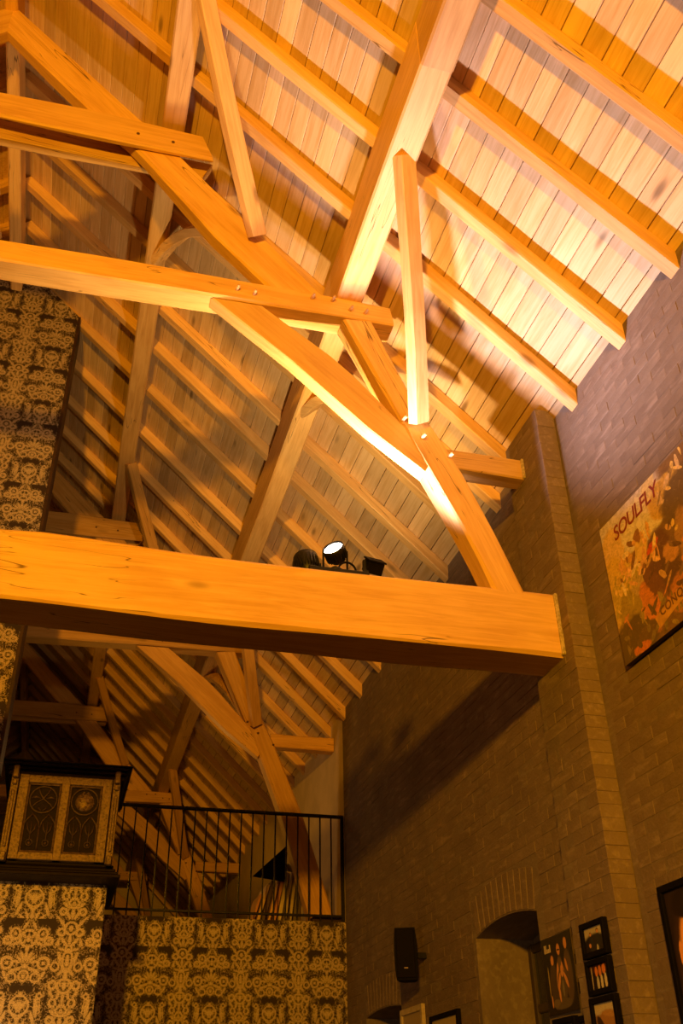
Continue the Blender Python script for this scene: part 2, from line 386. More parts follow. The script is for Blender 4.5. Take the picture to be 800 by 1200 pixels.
# ------------------------------------------------------------------ shell
box('floor', (WL-.3, WX+.3), (Y0, Y9), (-ZO-.1, -ZO), FLOORM, kind='structure')
box('floor_loft', (WL, WX), (9.38, Y9), (LOFT-.14, LOFT), FLOORM, kind='structure')
box('wall_back', (WL-.3, WX+.3), (Y0-.2, Y0), (-ZO, 7.6), MORT, kind='structure')
box('wall_left', (WL-.35, WL), (Y0, Y9), (-ZO, EZ+.1), MORT, kind='structure')
box('wall_far', (WL-.3, WX+.3), (Y9, Y9+.2), (-ZO, 7.6), PLASTER, kind='structure')
box('wall_loft_right', (WX, WX+.3), (9.31, Y9), (-ZO, EZ+.12), PLASTER, kind='structure')
# loft edge, chimney breast and the high partition, all papered
def papered(name, x0, x1, y0, y1, z0, z1, mat, ref):
    """box whose object origin is the pattern's reference point"""
    v, f = boxdata((x1-x0)/2, (y1-y0)/2, (z1-z0)/2); o = Vector(((x0+x1)/2-ref[0], (y0+y1)/2-ref[1], (z0+z1)/2-ref[2]))
    return link(name, mesh(name, [tuple(Vector(q)+o) for q in v], f, mat), T(*ref), None, 'structure')
PAPER = damask('damask_paper', 0, 0, GOLD, GROUND)
papered('wall_loft_front', .28-.2, WX, 9.31, 9.38, -ZO, LOFT-.01, PAPER, (.82, 9.31, 1.571))
papered('wall_chimney_breast', WL, .28, 7.15, 8.1, -ZO, 1.49, PAPER, (-.19, 7.15, 1.389))
# high partition cut to the roof slope, dark timber return
def partition(name, x0, x1, y0, y1, mat, ref):
    pts = [(x0, 1.49), (x1, 1.49), (x1, under(x1)+.02), (XR, under(XR)+.02), (x0, under(x0)+.02)]
    v = [(x-ref[0], y-ref[1], z-ref[2]) for y in (y0, y1) for x, z in pts]; n = 5
    f = [tuple(range(n)), tuple(range(n, 2*n))]+[(i, (i+1) % n, n+(i+1) % n, n+i) for i in range(n)]
    return link(name, mesh(name, v, f, mat), T(*ref), None, 'structure')
partition('wall_partition', WL, -.60, 7.15, 7.5, PAPER, (-.77, 7.15, 4.85))
box('trim_1', (-.60, -.575), (7.16, 7.5), (2.3, under(-.6)+.02), DARKOAK, kind='structure')

# right wall: mortar backing with two niches, bricks proud of it
NICHES = [(5.28, 6.2, 1.054, .052), (7.77, 8.72, .83, .03)]
def arch_z(nc, y):
    y0, y1, zs, rise = nc; t = (y-(y0+y1)/2)/((y1-y0)/2); return zs+rise*(1-t*t)
wall = MB()
def slab(y0, y1, z0, z1): wall.box((WX, WX+.42), (y0, y1), (z0, z1))
slab(Y0, 5.28, -ZO, EZ+.12); slab(6.2, 7.77, -ZO, EZ+.12); slab(8.72, 9.31, -ZO, EZ+.12)
for nc in NICHES:
    N = 10; ys = [nc[0]+(nc[1]-nc[0])*i/N for i in range(N+1)]
    for a, b in zip(ys, ys[1:]):
        za, zb = arch_z(nc, a), arch_z(nc, b); zt = EZ+.12
        v = [(x, y, z) for x in (WX, WX+.42) for y, z in ((a, za), (b, zb), (b, zt), (a, zt))]
        wall.add(v, [(0, 1, 2, 3), (4, 5, 6, 7), (0, 1, 5, 4), (2, 3, 7, 6)])
    wall.box((WX+.40, WX+.46), (nc[0], nc[1]), (-ZO, nc[2]+.15))
    wall.box((WX, WX+.42), (nc[0], nc[1]), (-ZO, -.6))
wall_right = wall.obj('wall_right', MORT, T(0, 0, 0), None, kind='structure')
for vtx in wall_right.data.vertices: pass
BV, BF = boxdata(.5, .5, .5, 0)
def brick_mesh(name, L, H, dp):
    c = .0018; R = random
    v = [(0, -L/2, -H/2), (0, L/2, -H/2), (0, L/2, H/2), (0, -L/2, H/2)]
    fr = [(-dp, -L/2+c, -H/2+c), (-dp, L/2-c, -H/2+c), (-dp, L/2-c, H/2-c), (-dp, -L/2+c, H/2-c)]
    md = (-dp-.001, R.uniform(-.03, .03), R.uniform(-.008, .008))
    return mesh(name, v+fr+[md], [(0, 1, 5, 4), (1, 2, 6, 5), (2, 3, 7, 6), (3, 0, 4, 7), (4, 5, 8), (5, 6, 8), (6, 7, 8), (7, 4, 8)], BRICK)
BM = [brick_mesh('brick', .2082, .0638, (.0010+.0006*k)) for k in range(4)]; HM = [brick_mesh('brick', .1032, .0638, (.0010+.0006*k)) for k in range(3)]
Rb = random.Random(3)
CO = .0655; cells = []
def blocked(y, z, hl):
    for nc in NICHES:
        if nc[0]-.005 < y+hl and y-hl < nc[1]+.005 and z < nc[2]+nc[3]+.26 and (y+hl > nc[0]-.05 and y-hl < nc[1]+.05): return True
    return 4.20 < y+hl and y-hl < 4.66
for r in range(int((EZ+.06-.05)/CO)):
    z = .08+r*CO; y = 2.15+(.105 if r % 2 else 0)
    while y < 9.28:
        full = not blocked(y, z, .1)
        if y+.1 < 9.31 and full: cells.append((y, z, 1))
        else:
            for h in (-.052, .052):
                if y+h+.05 < 9.31 and not blocked(y+h, z, .05): cells.append((y+h, z, 0))
        y += .21
eye = Vector((0, 0, 0))
def inview(y, z):
    d = Vector((WX, y, z)); cz = d.dot(fw); px = 400+1118.4*d.dot(r2)/cz; py = 600-1118.4*d.dot(u2)/cz
    return -20 < px < 820 and -20 < py < 1220
cells = [c for c in cells if inview(c[0], c[1])]
cells.sort(key=lambda c: c[0]**2+c[1]**2+WX*WX)
def brick_at(y, z, full, parent, x=WX):
    m = Rb.choice(BM if full else HM)
    M = T(x+Rb.uniform(-.001, .002), y+Rb.uniform(-.003, .003), z+Rb.uniform(-.002, .002)) @ Matrix.Rotation(Rb.uniform(-.012, .012), 4, 'X')
    return m, M
for y, z, full in cells[:290]:
    m, M = brick_at(y, z, full, wall_right); link('brick', m, M, wall_right)
rest = MB()
for y, z, full in cells[290:]:
    m, M = brick_at(y, z, full, wall_right)
    rest.add([v.co for v in m.vertices], [tuple(p.vertices) for p in m.polygons], M)
ro = rest.obj('brickwork', BRICK, Matrix.Identity(4), wall_right, kind='stuff')
# soldier arches over the niches
for nc in NICHES:
    N = 11
    for i in range(N):
        y = nc[0]+(nc[1]-nc[0])*(i+.5)/N; hw = (nc[1]-nc[0])/N/2-.004; ang = (y-(nc[0]+nc[1])/2)*.35
        v, f = boxdata(.008, hw, .115, .003)
        link('brick', mesh('brick', v, f, BRICK), T(WX+.004, y, arch_z(nc, y)+.122) @ Matrix.Rotation(-ang, 4, 'X'), wall_right)
# windows deep in the niches
for i, nc in enumerate(NICHES):
    w = MB(); ya, yb = nc[0]+.03, nc[1]-.03; x = WX+.34; zt = nc[2]-.04
    for y in (ya, yb-.05, (ya+yb)/2-.03): w.box((x, x+.05), (y, y+.055), (-.6, zt), .006)
    for z in (-.6, .1, .62, zt-.05): w.box((x+.004, x+.046), (ya, yb), (z, z+.05), .006)
    wf = w.obj('window_%d' % (i+1), plain('window_wood', (.05, .035, .025), .5), T(0, 0, 0), None, kind='structure')
    g = NT('dark_glass').done((.02, .02, .025), .08, 0, .6)
    box('pane', (x+.02, x+.028), (ya+.02, yb-.02), (-.6, zt-.02), g, wf)

# pilaster that carries the big beam
PX, PY0, PY1 = 2.47, 4.20, 4.66
pil = box('pillar', (PX+.0035, WX), (PY0+.0035, PY1-.0035), (-ZO, EZ+.16), MORT, kind='structure')
def fbrick(L, W2, H): v, f = boxdata(L/2, W2/2, H/2, .002); return mesh('brick', v, f, BRICK)
PB = [fbrick(.1235, .2045, .0650), fbrick(.1235, .1015, .0650)]
for r in range(int((EZ+.20-.3)/CO)):
    z = .33+r*CO; seq = ((PY0+.10, 0), (PY0+.305, 0), (PY0+.432, 2)) if r % 2 else ((PY0+.0475, 1), (PY0+.2, 0), (PY0+.36, 1))
    for y, k in seq:
        yy = y; m = PB[1] if k else PB[0]
        if k == 2: yy = PY0+.4105
        if yy+.1 > PY1+.02 and k == 0: continue
        link('brick', m, T(PX+.064+Rb.uniform(-.002, .0015), yy+Rb.uniform(-.002, .002), z) @ Matrix.Rotation(Rb.uniform(-.01, .01), 4, 'Z'), pil)

# ------------------------------------------------------------------ roof: deck, planks, rafters
cs = math.cos(math.atan(TAN)); sn = math.sin(math.atan(TAN))
dk = MB()
for s in (1, -1):
    xe = WX+.35 if s > 0 else WL-.35; ze = EZ-.35*TAN+.158; zr = under(XR)+.158
    v = [(x, y, z+dz) for dz in (0, .05) for x, z in ((XR, zr), (xe, ze)) for y in (Y0, Y9)]
    dk.add(v, [(0, 1, 3, 2), (4, 5, 7, 6), (0, 1, 5, 4), (2, 3, 7, 6), (0, 2, 6, 4), (1, 3, 7, 5)])
ceil = dk.obj('ceiling', PLANK, T(0, 0, 0), None, kind='structure')
Rp = random.Random(11); PWID = .1307
PM = {}
def plank_mesh(L):
    k = round(L, 2)
    if k not in PM:
        v, f = boxdata(k/2-.0015, PWID/2-.0025, .009, .0025); PM[k] = mesh('plank', v, f, PLANK)
    return PM[k]
def plank(ci, ya, yb, s, parent=None, mb=None):
    d = (ci+.5)*PWID-.22; x = WX-d*cs; z = EZ+.142+d*sn
    L = round(yb-ya, 2)
    M = frame((x if s > 0 else 2*XR-x, (ya+yb)/2, z+Rp.uniform(-.0015, .0015)), (0, 1, 0), (-cs*s, 0, sn))
    M = M @ Matrix.Rotation(Rp.uniform(-.012, .012), 4, 'X')
    m = plank_mesh(L)
    if mb is None: link('plank', m, M, parent)
    else: mb.add([v.co for v in m.vertices], [tuple(p.vertices) for p in m.polygons], M)
NC = int((WX-XR)/cs/PWID)+2
breaks = sorted(RAFT); far_planks = MB(); left_planks = MB(); count = 0
for ci in range(NC):
    ya = 1.7 if ci < 24 else 2.2
    first = True
    while ya < Y9-.3:
        L = Rp.choice((2.2, 2.75, 3.3, 3.85)) if not first else Rp.choice((1.1, 1.9, 2.6, 3.2)); first = False
        yb = min(RAFT, key=lambda r: abs(r-ya-L))
        if yb <= ya+.3: yb = Y9
        if yb < 12.5 and count < 295: plank(ci, ya, yb, 1, ceil); count += 1
        elif ya < 9.6 and count < 295: plank(ci, ya, yb, 1, ceil); count += 1
        else: plank(ci, ya, yb, 1, None, far_planks)
        ya = yb
for ci in range(NC):
    for ya in (-1, 3, 7, 11, 15, 19): plank(ci, ya, ya+(4 if ya < 19 else 3), -1, None, left_planks)
far_planks.obj('boarding', PLANK, Matrix.Identity(4), ceil, kind='stuff')
left_planks.obj('boarding', PLANK, Matrix.Identity(4), ceil, kind='stuff')
RH = .094
RL = (WX+.05-XR)/cs+.0
rm = []
for k in range(5):
    N = 14; st = [(-RL/2+RL*i/N,)*2+(-RH/2, RH/2, -.041, .041) for i in range(N+1)]
    v, f = loft(st, .006, .003, 900+k); rm.append(mesh('rafter', v, f, OAK))
for y in RAFT:
    for s in (1, -1):
        mx = (WX+.05+XR)/2; mz = (under(WX+.05-0)+under(XR))/2 if False else EZ+(WX-mx)*TAN
        x = mx-sn*RH/2*-1*1; x = mx+sn*RH/2; z = mz+cs*RH/2
        M = frame((x if s > 0 else 2*XR-x, y, z), (-cs*s, 0, sn), (0, 1, 0))
        # skew of about a degree, feet a little further in than heads
        link('rafter', rm[Rp.randrange(5)], M @ Matrix.Rotation(Rp.uniform(-.004, .004), 4, 'Z'), ceil)
# wall plate hidden behind the brick edge
box('trim_2', (WX+.06, WX+.30), (Y0, Y9), (EZ-.06, EZ+.03), OAK_OLD, kind='structure')

# ------------------------------------------------------------------ purlins and ridge
def extrude_y(name, sec, y0, y1, mat, label, cat, wob=.004, seg=.35):
    R = random.Random(hash(name+label) % 9999 if False else len(label)*7+int(sec[0][0]*100)); cx = sum(p[0] for p in sec)/len(sec); cz = sum(p[1] for p in sec)/len(sec)
    # chamfered section
    pts = []; n = len(sec)
    for i in range(n):
        a, b, c = Vector(sec[i-1]), Vector(sec[i]), Vector(sec[(i+1) % n]); k = .012
        pts += [b+(a-b).normalized()*k, b+(c-b).normalized()*k]
    N = int((y1-y0)/seg); v = []; f = []; m = len(pts); ph = [R.uniform(0, 6.28) for _ in range(m*2)]
    for i in range(N+1):
        y = y0+(y1-y0)*i/N
        for j, q in enumerate(pts):
            jj = (j//2)*2
            w = wob*(math.sin(y*1.1+ph[jj])+.6*math.sin(y*2.7+ph[jj+1])); v.append((y-(y0+y1)/2, -(q.x-cx)+w, q.y-cz+w*.6))
    for i in range(N):
        for j in range(m): f.append((i*m+j, i*m+(j+1) % m, (i+1)*m+(j+1) % m, (i+1)*m+j))
    f += [tuple(range(m)), tuple(N*m+j for j in range(m))]
    o = link(name, mesh(name, v, f, mat), frame((cx, (y0+y1)/2, cz), (0, 1, 0), (-1, 0, 0)), None)
    return tag(o, label, cat)
def msec(sec): return [(2*XR-x, z) for x, z in sec]
S1 = [(1.213, 4.60), (1.385, 4.60), (1.385, under(1.385)+.02), (1.213, under(1.213)+.02)]
S2 = [(-.04, 5.965), (.122, 5.965), (.122, under(.122)+.02), (-.04, under(-.04)+.02)]
SR = [(-1.265, 6.93), (-1.165, 6.93), (-1.165, 7.24), (-1.265, 7.24)]
# each purlin line is scarfed from two lengths
extrude_y('purlin', S1, -1.2, 2.62, OAK, 'thick pale oak purlin at the top of the frame, in front of the scarf joint', 'purlin')
extrude_y('purlin', S1, 2.62, 9.62, OAK, 'thick oak purlin brightly lit from below, lying on the collar end of the near truss', 'purlin')
extrude_y('purlin', S1, 9.625, Y9, OAK, 'thick oak purlin in the dark roof of the loft, behind the loft truss', 'purlin')
extrude_y('purlin', S2, -1.2, 9.62, OAK, 'upper oak purlin with a long drying crack, resting on the short upper collar', 'purlin')
extrude_y('purlin', S2, 9.625, Y9, OAK, 'upper oak purlin fading into the dark roof over the loft', 'purlin')
extrude_y('ridge_beam', SR, -1.2, Y9, OAK, 'narrow ridge beam running along the very top of the roof', 'ridge beam')
extrude_y('purlin', msec(S1), -1.2, Y9, OAK, 'lower oak purlin of the hidden roof slope beyond the ridge', 'purlin')
extrude_y('purlin', msec(S2), -1.2, Y9, OAK, 'upper oak purlin of the hidden roof slope beyond the ridge', 'purlin')

# ------------------------------------------------------------------ trusses
def peg(parent, x, y, z, ln=.045, r=.0105, mat=None, dirv=(0, -1, 0), tilt=(0, 0)):
    d = Vector((dirv[0]+tilt[0], dirv[1], dirv[2]+tilt[1])).normalized()
    M = frame((x, y, z), d, (0, 0, 1))
    mb = MB(); n = 7
    v = []; 
    for t, rr in ((-.03, r), (ln*.8, r*.95), (ln, r*.7)):
        for i in range(n): a = 2*math.pi*i/n; v.append((t, rr*math.cos(a), rr*math.sin(a)))
    f = [tuple(range(n)), tuple(range(2*n, 3*n))]+[(j*n+i, j*n+(i+1) % n, (j+1)*n+(i+1) % n, (j+1)*n+i) for j in (0, 1) for i in range(n)]
    return link('peg', mesh('peg', v, f, mat or PEG), M, parent)
def truss(Y, label, near):
    t = empty('roof_truss', (XR, Y, 2.17 if near else LOFT), label, 'roof truss')
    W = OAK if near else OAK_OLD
    def y(d): return Y+d
    if near:
        tb = member('tie_beam', [(WL+.13, 2.175), (-1.2, 2.18), (.8, 2.165), (PX, 2.172)], [(WL+.13, 2.55), (-.75, 2.548), (-.35, 2.565), (.2, 2.548), (1.2, 2.545), (2.0, 2.557), (PX, 2.562)], y(0), y(.30), W, t, c=.016, wob=.006)
    zb = 2.55 if near else LOFT
    for mir in (False, True):
        lo = [(1.255, 4.42), (1.686, 3.488), (1.995, 2.811), (2.095, 2.54)]; hi = [(1.455, 4.44), (1.70, 3.85), (1.945, 3.40), (2.173, 2.854), (2.29, 2.54)]
        if not near: lo = [(1.255, 4.42), (1.70, 3.46), (1.995, 2.72), (2.31, zb)]; hi = [(1.455, 4.44), (1.70, 3.85), (1.945, 3.38), (2.22, 2.72), (2.56, zb)]
        member('principal', lo, hi, y(0), y(.16), W, t, mir, c=.014)
        member('upper_principal', [(-1.2, 6.69), (-.538, 5.988), (-.187, 5.685), (.382, 4.971), (.80, 4.56)], [(-1.2, 7.02), (-.758, 6.56), (.036, 5.80), (.662, 5.10), (1.17, 4.56)], y(.004), y(.11), W, t, mir, c=.014)
        member('knee_brace', [(.40, 4.41), (.911, 4.003), (1.388, 3.562), (1.74, 3.29)], [(.74, 4.42), (1.237, 4.04), (1.56, 3.70), (1.80, 3.43)], y(.010), y(.11), W, t, mir, c=.008)
        so = (3.47, 3.61)
        member('wall_strut', [(1.90, so[0]), (PX if near else WX-.005, so[0]-.005)], [(1.90, so[1]), (PX if near else WX-.005, so[1]+.005)], y(.15), y(.28), W, t, mir, c=.008)
        def mx(p): return ((2*XR-p[0]) if mir else p[0], p[1], p[2])
        sd = (1, 0, .9) if not mir else (1, 0, -.9)
        # wind braces to the purlins, one towards each side of the truss
        for nm, pp in (('wind_brace', [(1.705, Y-.045, 3.62), (1.50, Y-.62, 4.10), (1.305, Y-1.13, 4.62)]), ('wind_brace', [(.665, Y-.045, 4.99), (.37, Y-.55, 5.47), (.085, Y-1.08, 5.985)]),
                       ('arched_brace', [(1.69, Y+.20, 3.70), (1.42, Y+.62, 4.34), (1.30, Y+1.22, 4.63)]), ('arched_brace', [(.64, Y+.20, 5.05), (.30, Y+.62, 5.70), (.06, Y+1.25, 5.99)])):
            beam(nm, [mx(p) for p in pp], .115, .075, sd, W, t, c=.007)
    cz = [(-4.02, 4.40), (-2.4, 4.405), (-.886, 4.385), (.148, 4.412), (1.24, 4.436), (1.60, 4.442)]; ct = [(-3.97, 4.60), (-2.4, 4.585), (-.886, 4.565), (.134, 4.592), (1.25, 4.606), (1.575, 4.60)]
    member('collar', cz, ct, y(-.006), y(.17), W, t, c=.012)
    member('upper_collar', [(-2.73, 5.675), (-1.2, 5.672), (-.36, 5.66), (.335, 5.682)], [(-2.62, 5.91), (-1.2, 5.915), (-.5, 5.93), (.24, 5.915)], y(-.042), y(0), W, t, c=.014)
    member('upper_collar', [(-2.70, 5.64), (-1.2, 5.64), (.28, 5.66)], [(-2.62, 5.87), (-1.2, 5.87), (.345, 5.84)], y(.112), y(.19), W, t, c=.014)
    pm = PEG if near else HOLE; ln = .05 if near else .006
    for x, z in ((.555, 4.50), (.665, 4.485), (1.045, 4.55), (1.18, 4.56), (1.30, 4.505), (1.40, 4.50)): peg(t, x, Y-.006, z, ln, mat=pm, tilt=(.15, -.1))
    for x, z in ((1.62, 3.66), (1.735, 3.545), (1.90, 3.43)): peg(t, x, Y, z, ln+.01, .012, mat=pm, tilt=(.1, -.25))
    for x, z in ((1.70, 3.80), (1.715, 3.70)): peg(t, x, Y-.085, z, ln, .012, mat=pm, tilt=(.3, -.1))
    for x, z in ((-.19, 5.78), (.05, 5.77), (.64, 5.10)): peg(t, x, Y-(.042 if x < .3 else .09), z, .006, .012, mat=HOLE)
    return t
T1 = truss(4.30, 'oak roof truss whose massive tie beam carries the spotlights', True)
pb = MB().box((-.012, .012), (-.012, .02), (-.19, .19), .006)
pb.obj('mortar_joint', MORTAR, T(PX-.004, 4.296, 2.37), T1)
MB().box((-.010, .010), (-.01, .02), (-.075, .075), .005).obj('mortar_joint', MORTAR, T(PX-.004, 4.446, 3.54), T1)
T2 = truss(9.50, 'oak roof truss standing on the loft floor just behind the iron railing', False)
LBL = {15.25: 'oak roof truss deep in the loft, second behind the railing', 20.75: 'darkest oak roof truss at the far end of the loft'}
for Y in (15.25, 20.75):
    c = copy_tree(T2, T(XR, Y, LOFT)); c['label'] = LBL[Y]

# ------------------------------------------------------------------ spotlights on the tie beam
def orient(loc, aim):
    z = (Vector(aim)-Vector(loc)).normalized(); x = Vector((0, 0, 1)).cross(z).normalized(); y = z.cross(x)
    return Matrix(((x.x, y.x, z.x, loc[0]), (x.y, y.y, z.y, loc[1]), (x.z, y.z, z.z, loc[2]+ZO), (0, 0, 0, 1)))
LENS = NT('lamp_lens').done((1, .95, .85), .3, emit=(1, .93, .80), estr=22)
LENSD = NT('lamp_glass').done((.5, .48, .45), .1, emit=(1, .9, .75), estr=6)
def spot_head(t, loc, aim, r, ln, lens):
    M = orient(loc, aim)
    h = MB().lathe([(r*.45, -ln*.75), (r*.62, -ln*.68), (r*.80, -ln*.3), (r, ln*.2), (r, ln*.42), (r*.90, ln*.42), (r*.86, ln*.25)], 28)
    hd = h.obj('lamp_head', BLACK, M, t, True)
    fn = MB()
    for k in range(22):
        a = 2*math.pi*k/22
        fn.box((r*.62, r*1.02), (-.0016, .0016), (-ln*.45, ln*.25), 0, Matrix.Rotation(a, 4, 'Z'))
    fn.obj('cooling_fins', BLACK, M, hd)
    ls = MB().lathe([(r*.87, 0), (r*.86, .004), (r*.5, .007), (.001, .008)], 28, Matrix.Translation((0, 0, ln*.27))); ls.obj('lens', lens, M, hd, True)
    return M
def yoke(t, loc, w, drop):
    x, y, z = loc; mb = MB()
    for s in (-1, 1): mb.box((s*w-.003, s*w+.003), (-.014, .014), (-drop, .012), .002)
    mb.box((-w, w), (-.014, .014), (-drop-.004, -drop), .001)
    mb.obj('yoke', BLACK, T(x, y, z), t)
zt = 2.55
st = empty('spotlight', (SPOT_A[0], SPOT_A[1], zt), 'lit round spotlight aimed up from the big tie beam', 'spotlight')
spot_head(st, SPOT_A, AIM_A, .062, .088, LENS); yoke(st, SPOT_A, .068, .118)
MB().lathe([(.040, 0), (.040, .012), (.02, .028), (.012, .03)], 18, Matrix.Translation((0, 0, 0))).obj('lamp_foot', BLACK, T(SPOT_A[0], SPOT_A[1], zt+.041), st, True)
su = empty('spotlight', (SPOT_B[0], SPOT_B[1]+.0, zt), 'round black spotlight turned away beside the lit one on the beam', 'spotlight')
spot_head(su, SPOT_B, AIM_B, .070, .12, LENSD); yoke(su, SPOT_B, .076, .09)
rg = MB().tube([(.078*math.cos(a), 0, .085*math.sin(a)) for a in [math.pi*i/16 for i in range(17)]], .007, 6)
rg.obj('hoop', BLACK, T(SPOT_B[0]-.0, 4.43, zt+.0), su, True)
br = MB().box((-.17, .17), (-.02, .02), (0, .035), .004); o = br.obj('lamp_rail', BLACK, T(1.215, 4.37, zt+.004))
tag(o, 'flat dark metal rail under the spotlights on the big beam', 'lamp rail')
fl = empty('floodlight', (1.40, 4.42, zt), 'small square black floodlight at the end of the lamp rail', 'floodlight')
M = orient(FLOOD, AIM_F)
MB().box((-.05, .05), (-.036, .036), (-.05, .02), .004).obj('lamp_head', BLACKP, M, fl)
MB().box((-.056, .056), (-.042, .042), (.02, .03), .002).obj('barn_door', BLACKP, M, fl)
MB().box((-.016, .016), (-.012, .012), (0, .15), .003).obj('bracket', BLACK, T(1.385, 4.42, zt), fl)
hp = MB().tube([(.05*math.cos(a), 0, .055*math.sin(a)) for a in [math.pi*i/14 for i in range(15)]], .006, 6).obj('cable_loop', BLACKP, T(1.265, 4.375, zt+.041), None, True)
tag(hp, 'small loop of black cable on the lamp rail', 'cable')

# ------------------------------------------------------------------ carved cabinet on the chimney breast
CY = 6.90
def carved(name, a, b, rough=.45, spec=.35):
    n = NT(name); p = n.coord(); x = n.noise(p, 70, 4, .65, 1.5); y = n.voronoi(p, 55)
    n.bump(n.math('ADD', x, y), .35, .004); return n.done(n.mix(n.rng(n.math('ADD', n.math('MULTIPLY', x, .7), n.math('MULTIPLY', y, .25)), .28, .62), b, a), rough, .3, spec)
CARVE = carved('carved_bronze_oak', (.17, .105, .045), (.05, .028, .012))
CARVD = carved('carved_dark_oak', (.014, .008, .005), (.008, .004, .003), .6, .15)
cab = empty('carved_cabinet', (-.085, 7.4, 1.49), 'dark carved cabinet with gothic tracery doors above the wallpapered chimney breast', 'cabinet')
cx0, cx1 = -.455, .285; cb, ctp = 1.56, 2.15
box('carcass', (cx0, cx1), (CY+.05, 7.95), (cb, ctp+.06), CARVD, cab, .004)
MB().box((-.435, .435), (-.53, .53), (-.012, .010), .004).box((-.445, .445), (-.54, .54), (.010, .024), .005).box((-.415, .415), (-.51, .51), (-.045, -.012), .008).box((-.40, .40), (-.495, .495), (-.075, -.045), .004).obj('cornice', CARVD, T(-.085, 7.44, 2.232), cab)
MB().box((-.435, .435), (-.53, .53), (-.035, -.012), .004).box((-.42, .42), (-.52, .52), (-.012, .006), .005).box((-.40, .40), (-.50, .50), (.006, .03), .006).box((-.385, .385), (-.485, .485), (.03, .055), .006).obj('plinth', CARVD, T(-.085, 7.44, 1.523), cab)
fr = MB(); mid = -.085
for x0, x1 in ((-.40, -.335), (mid-.028, mid+.028), (.165, .23)): fr.box((x0, x1), (0, .055), (cb+.02, ctp), .004)
for z0, z1 in ((cb+.02, cb+.07), (ctp-.055, ctp)): fr.box((-.40, .23), (.003, .053), (z0, z1), .004)
fr.obj('front_frame', CARVE, T(0, CY, 0), cab)
for x0, x1 in ((cx0, -.405), (.235, cx1)):
    p = MB().box((x0, x1), (-.012, .06), (cb+.01, ctp), .004).box((x0+.014, x1-.014), (-.026, .0), (cb+.09, ctp-.12), .005)
    pl = p.obj('corner_post', CARVE, T(0, CY, 0), cab)
    for xx, yy, zz in ((.006, -.05, (ctp-.04, ctp+.045)), (.010, -.038, (ctp-.085, ctp-.045)), (.006, -.04, (cb, cb+.06))):
        MB().box((x0+xx, x1-xx), (yy, 0), zz, .006).obj('corbel', CARVE, T(0, CY, 0), pl)
def tracery(x0, x1, z0, z1, boss):
    d = empty('door', (x0, CY, z0), None, None, None, cab)
    box('door_panel', (x0, x1), (CY+.035, CY+.05), (z0, z1), CARVD, d)
    w = MB(); rr = .006
    for a, b in (((x0, z0), (x1, z0)), ((x1, z0), (x1, z1)), ((x1, z1), (x0, z1)), ((x0, z1), (x0, z0))):
        w.tube([(a[0], 0, a[1]), (b[0], 0, b[1])], .008, 6)
    w.obj('moulding', CARVE, T(0, CY+.02, 0), d)
    w = MB(); cx = (x0+x1)/2; hw = (x1-x0)/2; R = hw*.86; cz = z1-R-.012
    circ = lambda px, pz, r, a0=0, a1=360, n=24: [(px+r*math.cos(math.radians(a0+(a1-a0)*i/n)), 0, pz+r*math.sin(math.radians(a0+(a1-a0)*i/n))) for i in range(n+1)]
    w.tube(circ(cx, cz, R)[:-1], rr, 6, closed=True)
    if not boss:                                     # crossed ogee bars with leaf lobes
        for s in (-1, 1):
            w.tube([(cx+s*R*.42, 0, cz+R*.86), (cx+s*R*.30, 0, cz+R*.50), (cx+s*R*.04, 0, cz+R*.12), (cx-s*R*.10, 0, cz-R*.02), (cx-s*R*.52, 0, cz-R*.30), (cx-s*R*.78, 0, cz-R*.62)], rr*.8, 5)
            w.tube([(cx+s*R*.22, 0, cz+R*.08), (cx+s*R*.55, 0, cz+R*.18), (cx+s*R*.88, 0, cz+R*.06)], [.003, .011, .003], 6)
            w.tube([(cx+s*R*.30, 0, cz-R*.62), (cx+s*R*.05, 0, cz-R*.86)], [.007, .003], 5)
    spring = z0+(z1-z0)*.36
    w.tube([(cx, 0, z0), (cx, 0, spring+.0)], rr, 6)
    for s in (-1, 1):                                # two pointed lights
        ax = cx+s*hw*.5; half = hw*.47
        w.tube([(ax-half, 0, spring), (ax-half*.85, 0, spring+half*.75), (ax-half*.4, 0, spring+half*1.35), (ax, 0, spring+half*1.75)], rr*.9, 6)
        w.tube([(ax+half, 0, spring), (ax+half*.85, 0, spring+half*.75), (ax+half*.4, 0, spring+half*1.35), (ax, 0, spring+half*1.75)], rr*.9, 6)
        w.tube([(ax, 0, z0+.07), (ax, 0, spring+half*.8)], [.005, .003], 5)
        w.tube(circ(ax, z0+.062, .020, n=12)[:-1], .0035, 5, closed=True)
        for k in (-1, 1):
            w.tube([(ax, 0, spring-.045), (ax+k*half*.45, 0, spring-.015), (ax+k*half*.62, 0, spring+.03)], [.003, .006, .003], 5)
    w.obj('tracery', CARVD if False else carved('tracery_oak', (.085, .048, .022), (.035, .02, .009)), T(0, CY+.028, 0), d, True)
    for s in (-1, 1):
        MB().lathe([(.001, 0), (.008, .002), (.011, .008), (.006, .016), (.001, .018)], 10, Matrix.Translation((cx+s*hw*.5, .01, z0+.06)) @ Matrix.Rotation(math.radians(90), 4, 'X'), False).obj('stud', CARVE, T(0, CY+.03, 0), d, True)
    if boss:
        R2 = random.Random(5); bs = MB()
        bs.lathe([(R*.74, 0), (R*.7, .01), (R*.45, .018), (.001, .022)], 20, Matrix.Translation((cx, .014, cz)) @ Matrix.Rotation(math.radians(90), 4, 'X'), False)
        for k in range(26):
            a, q = R2.uniform(0, 6.28), R*.7*math.sqrt(R2.random()); r = R2.uniform(.006, .014)
            bs.lathe([(r, 0), (r*.8, r*.6), (.001, r)], 7, Matrix.Translation((cx+q*math.cos(a), 0, cz+q*math.sin(a))) @ Matrix.Rotation(math.radians(90), 4, 'X'), False)
        bs.obj('boss', CARVE, T(0, CY+.03, 0), d, True)
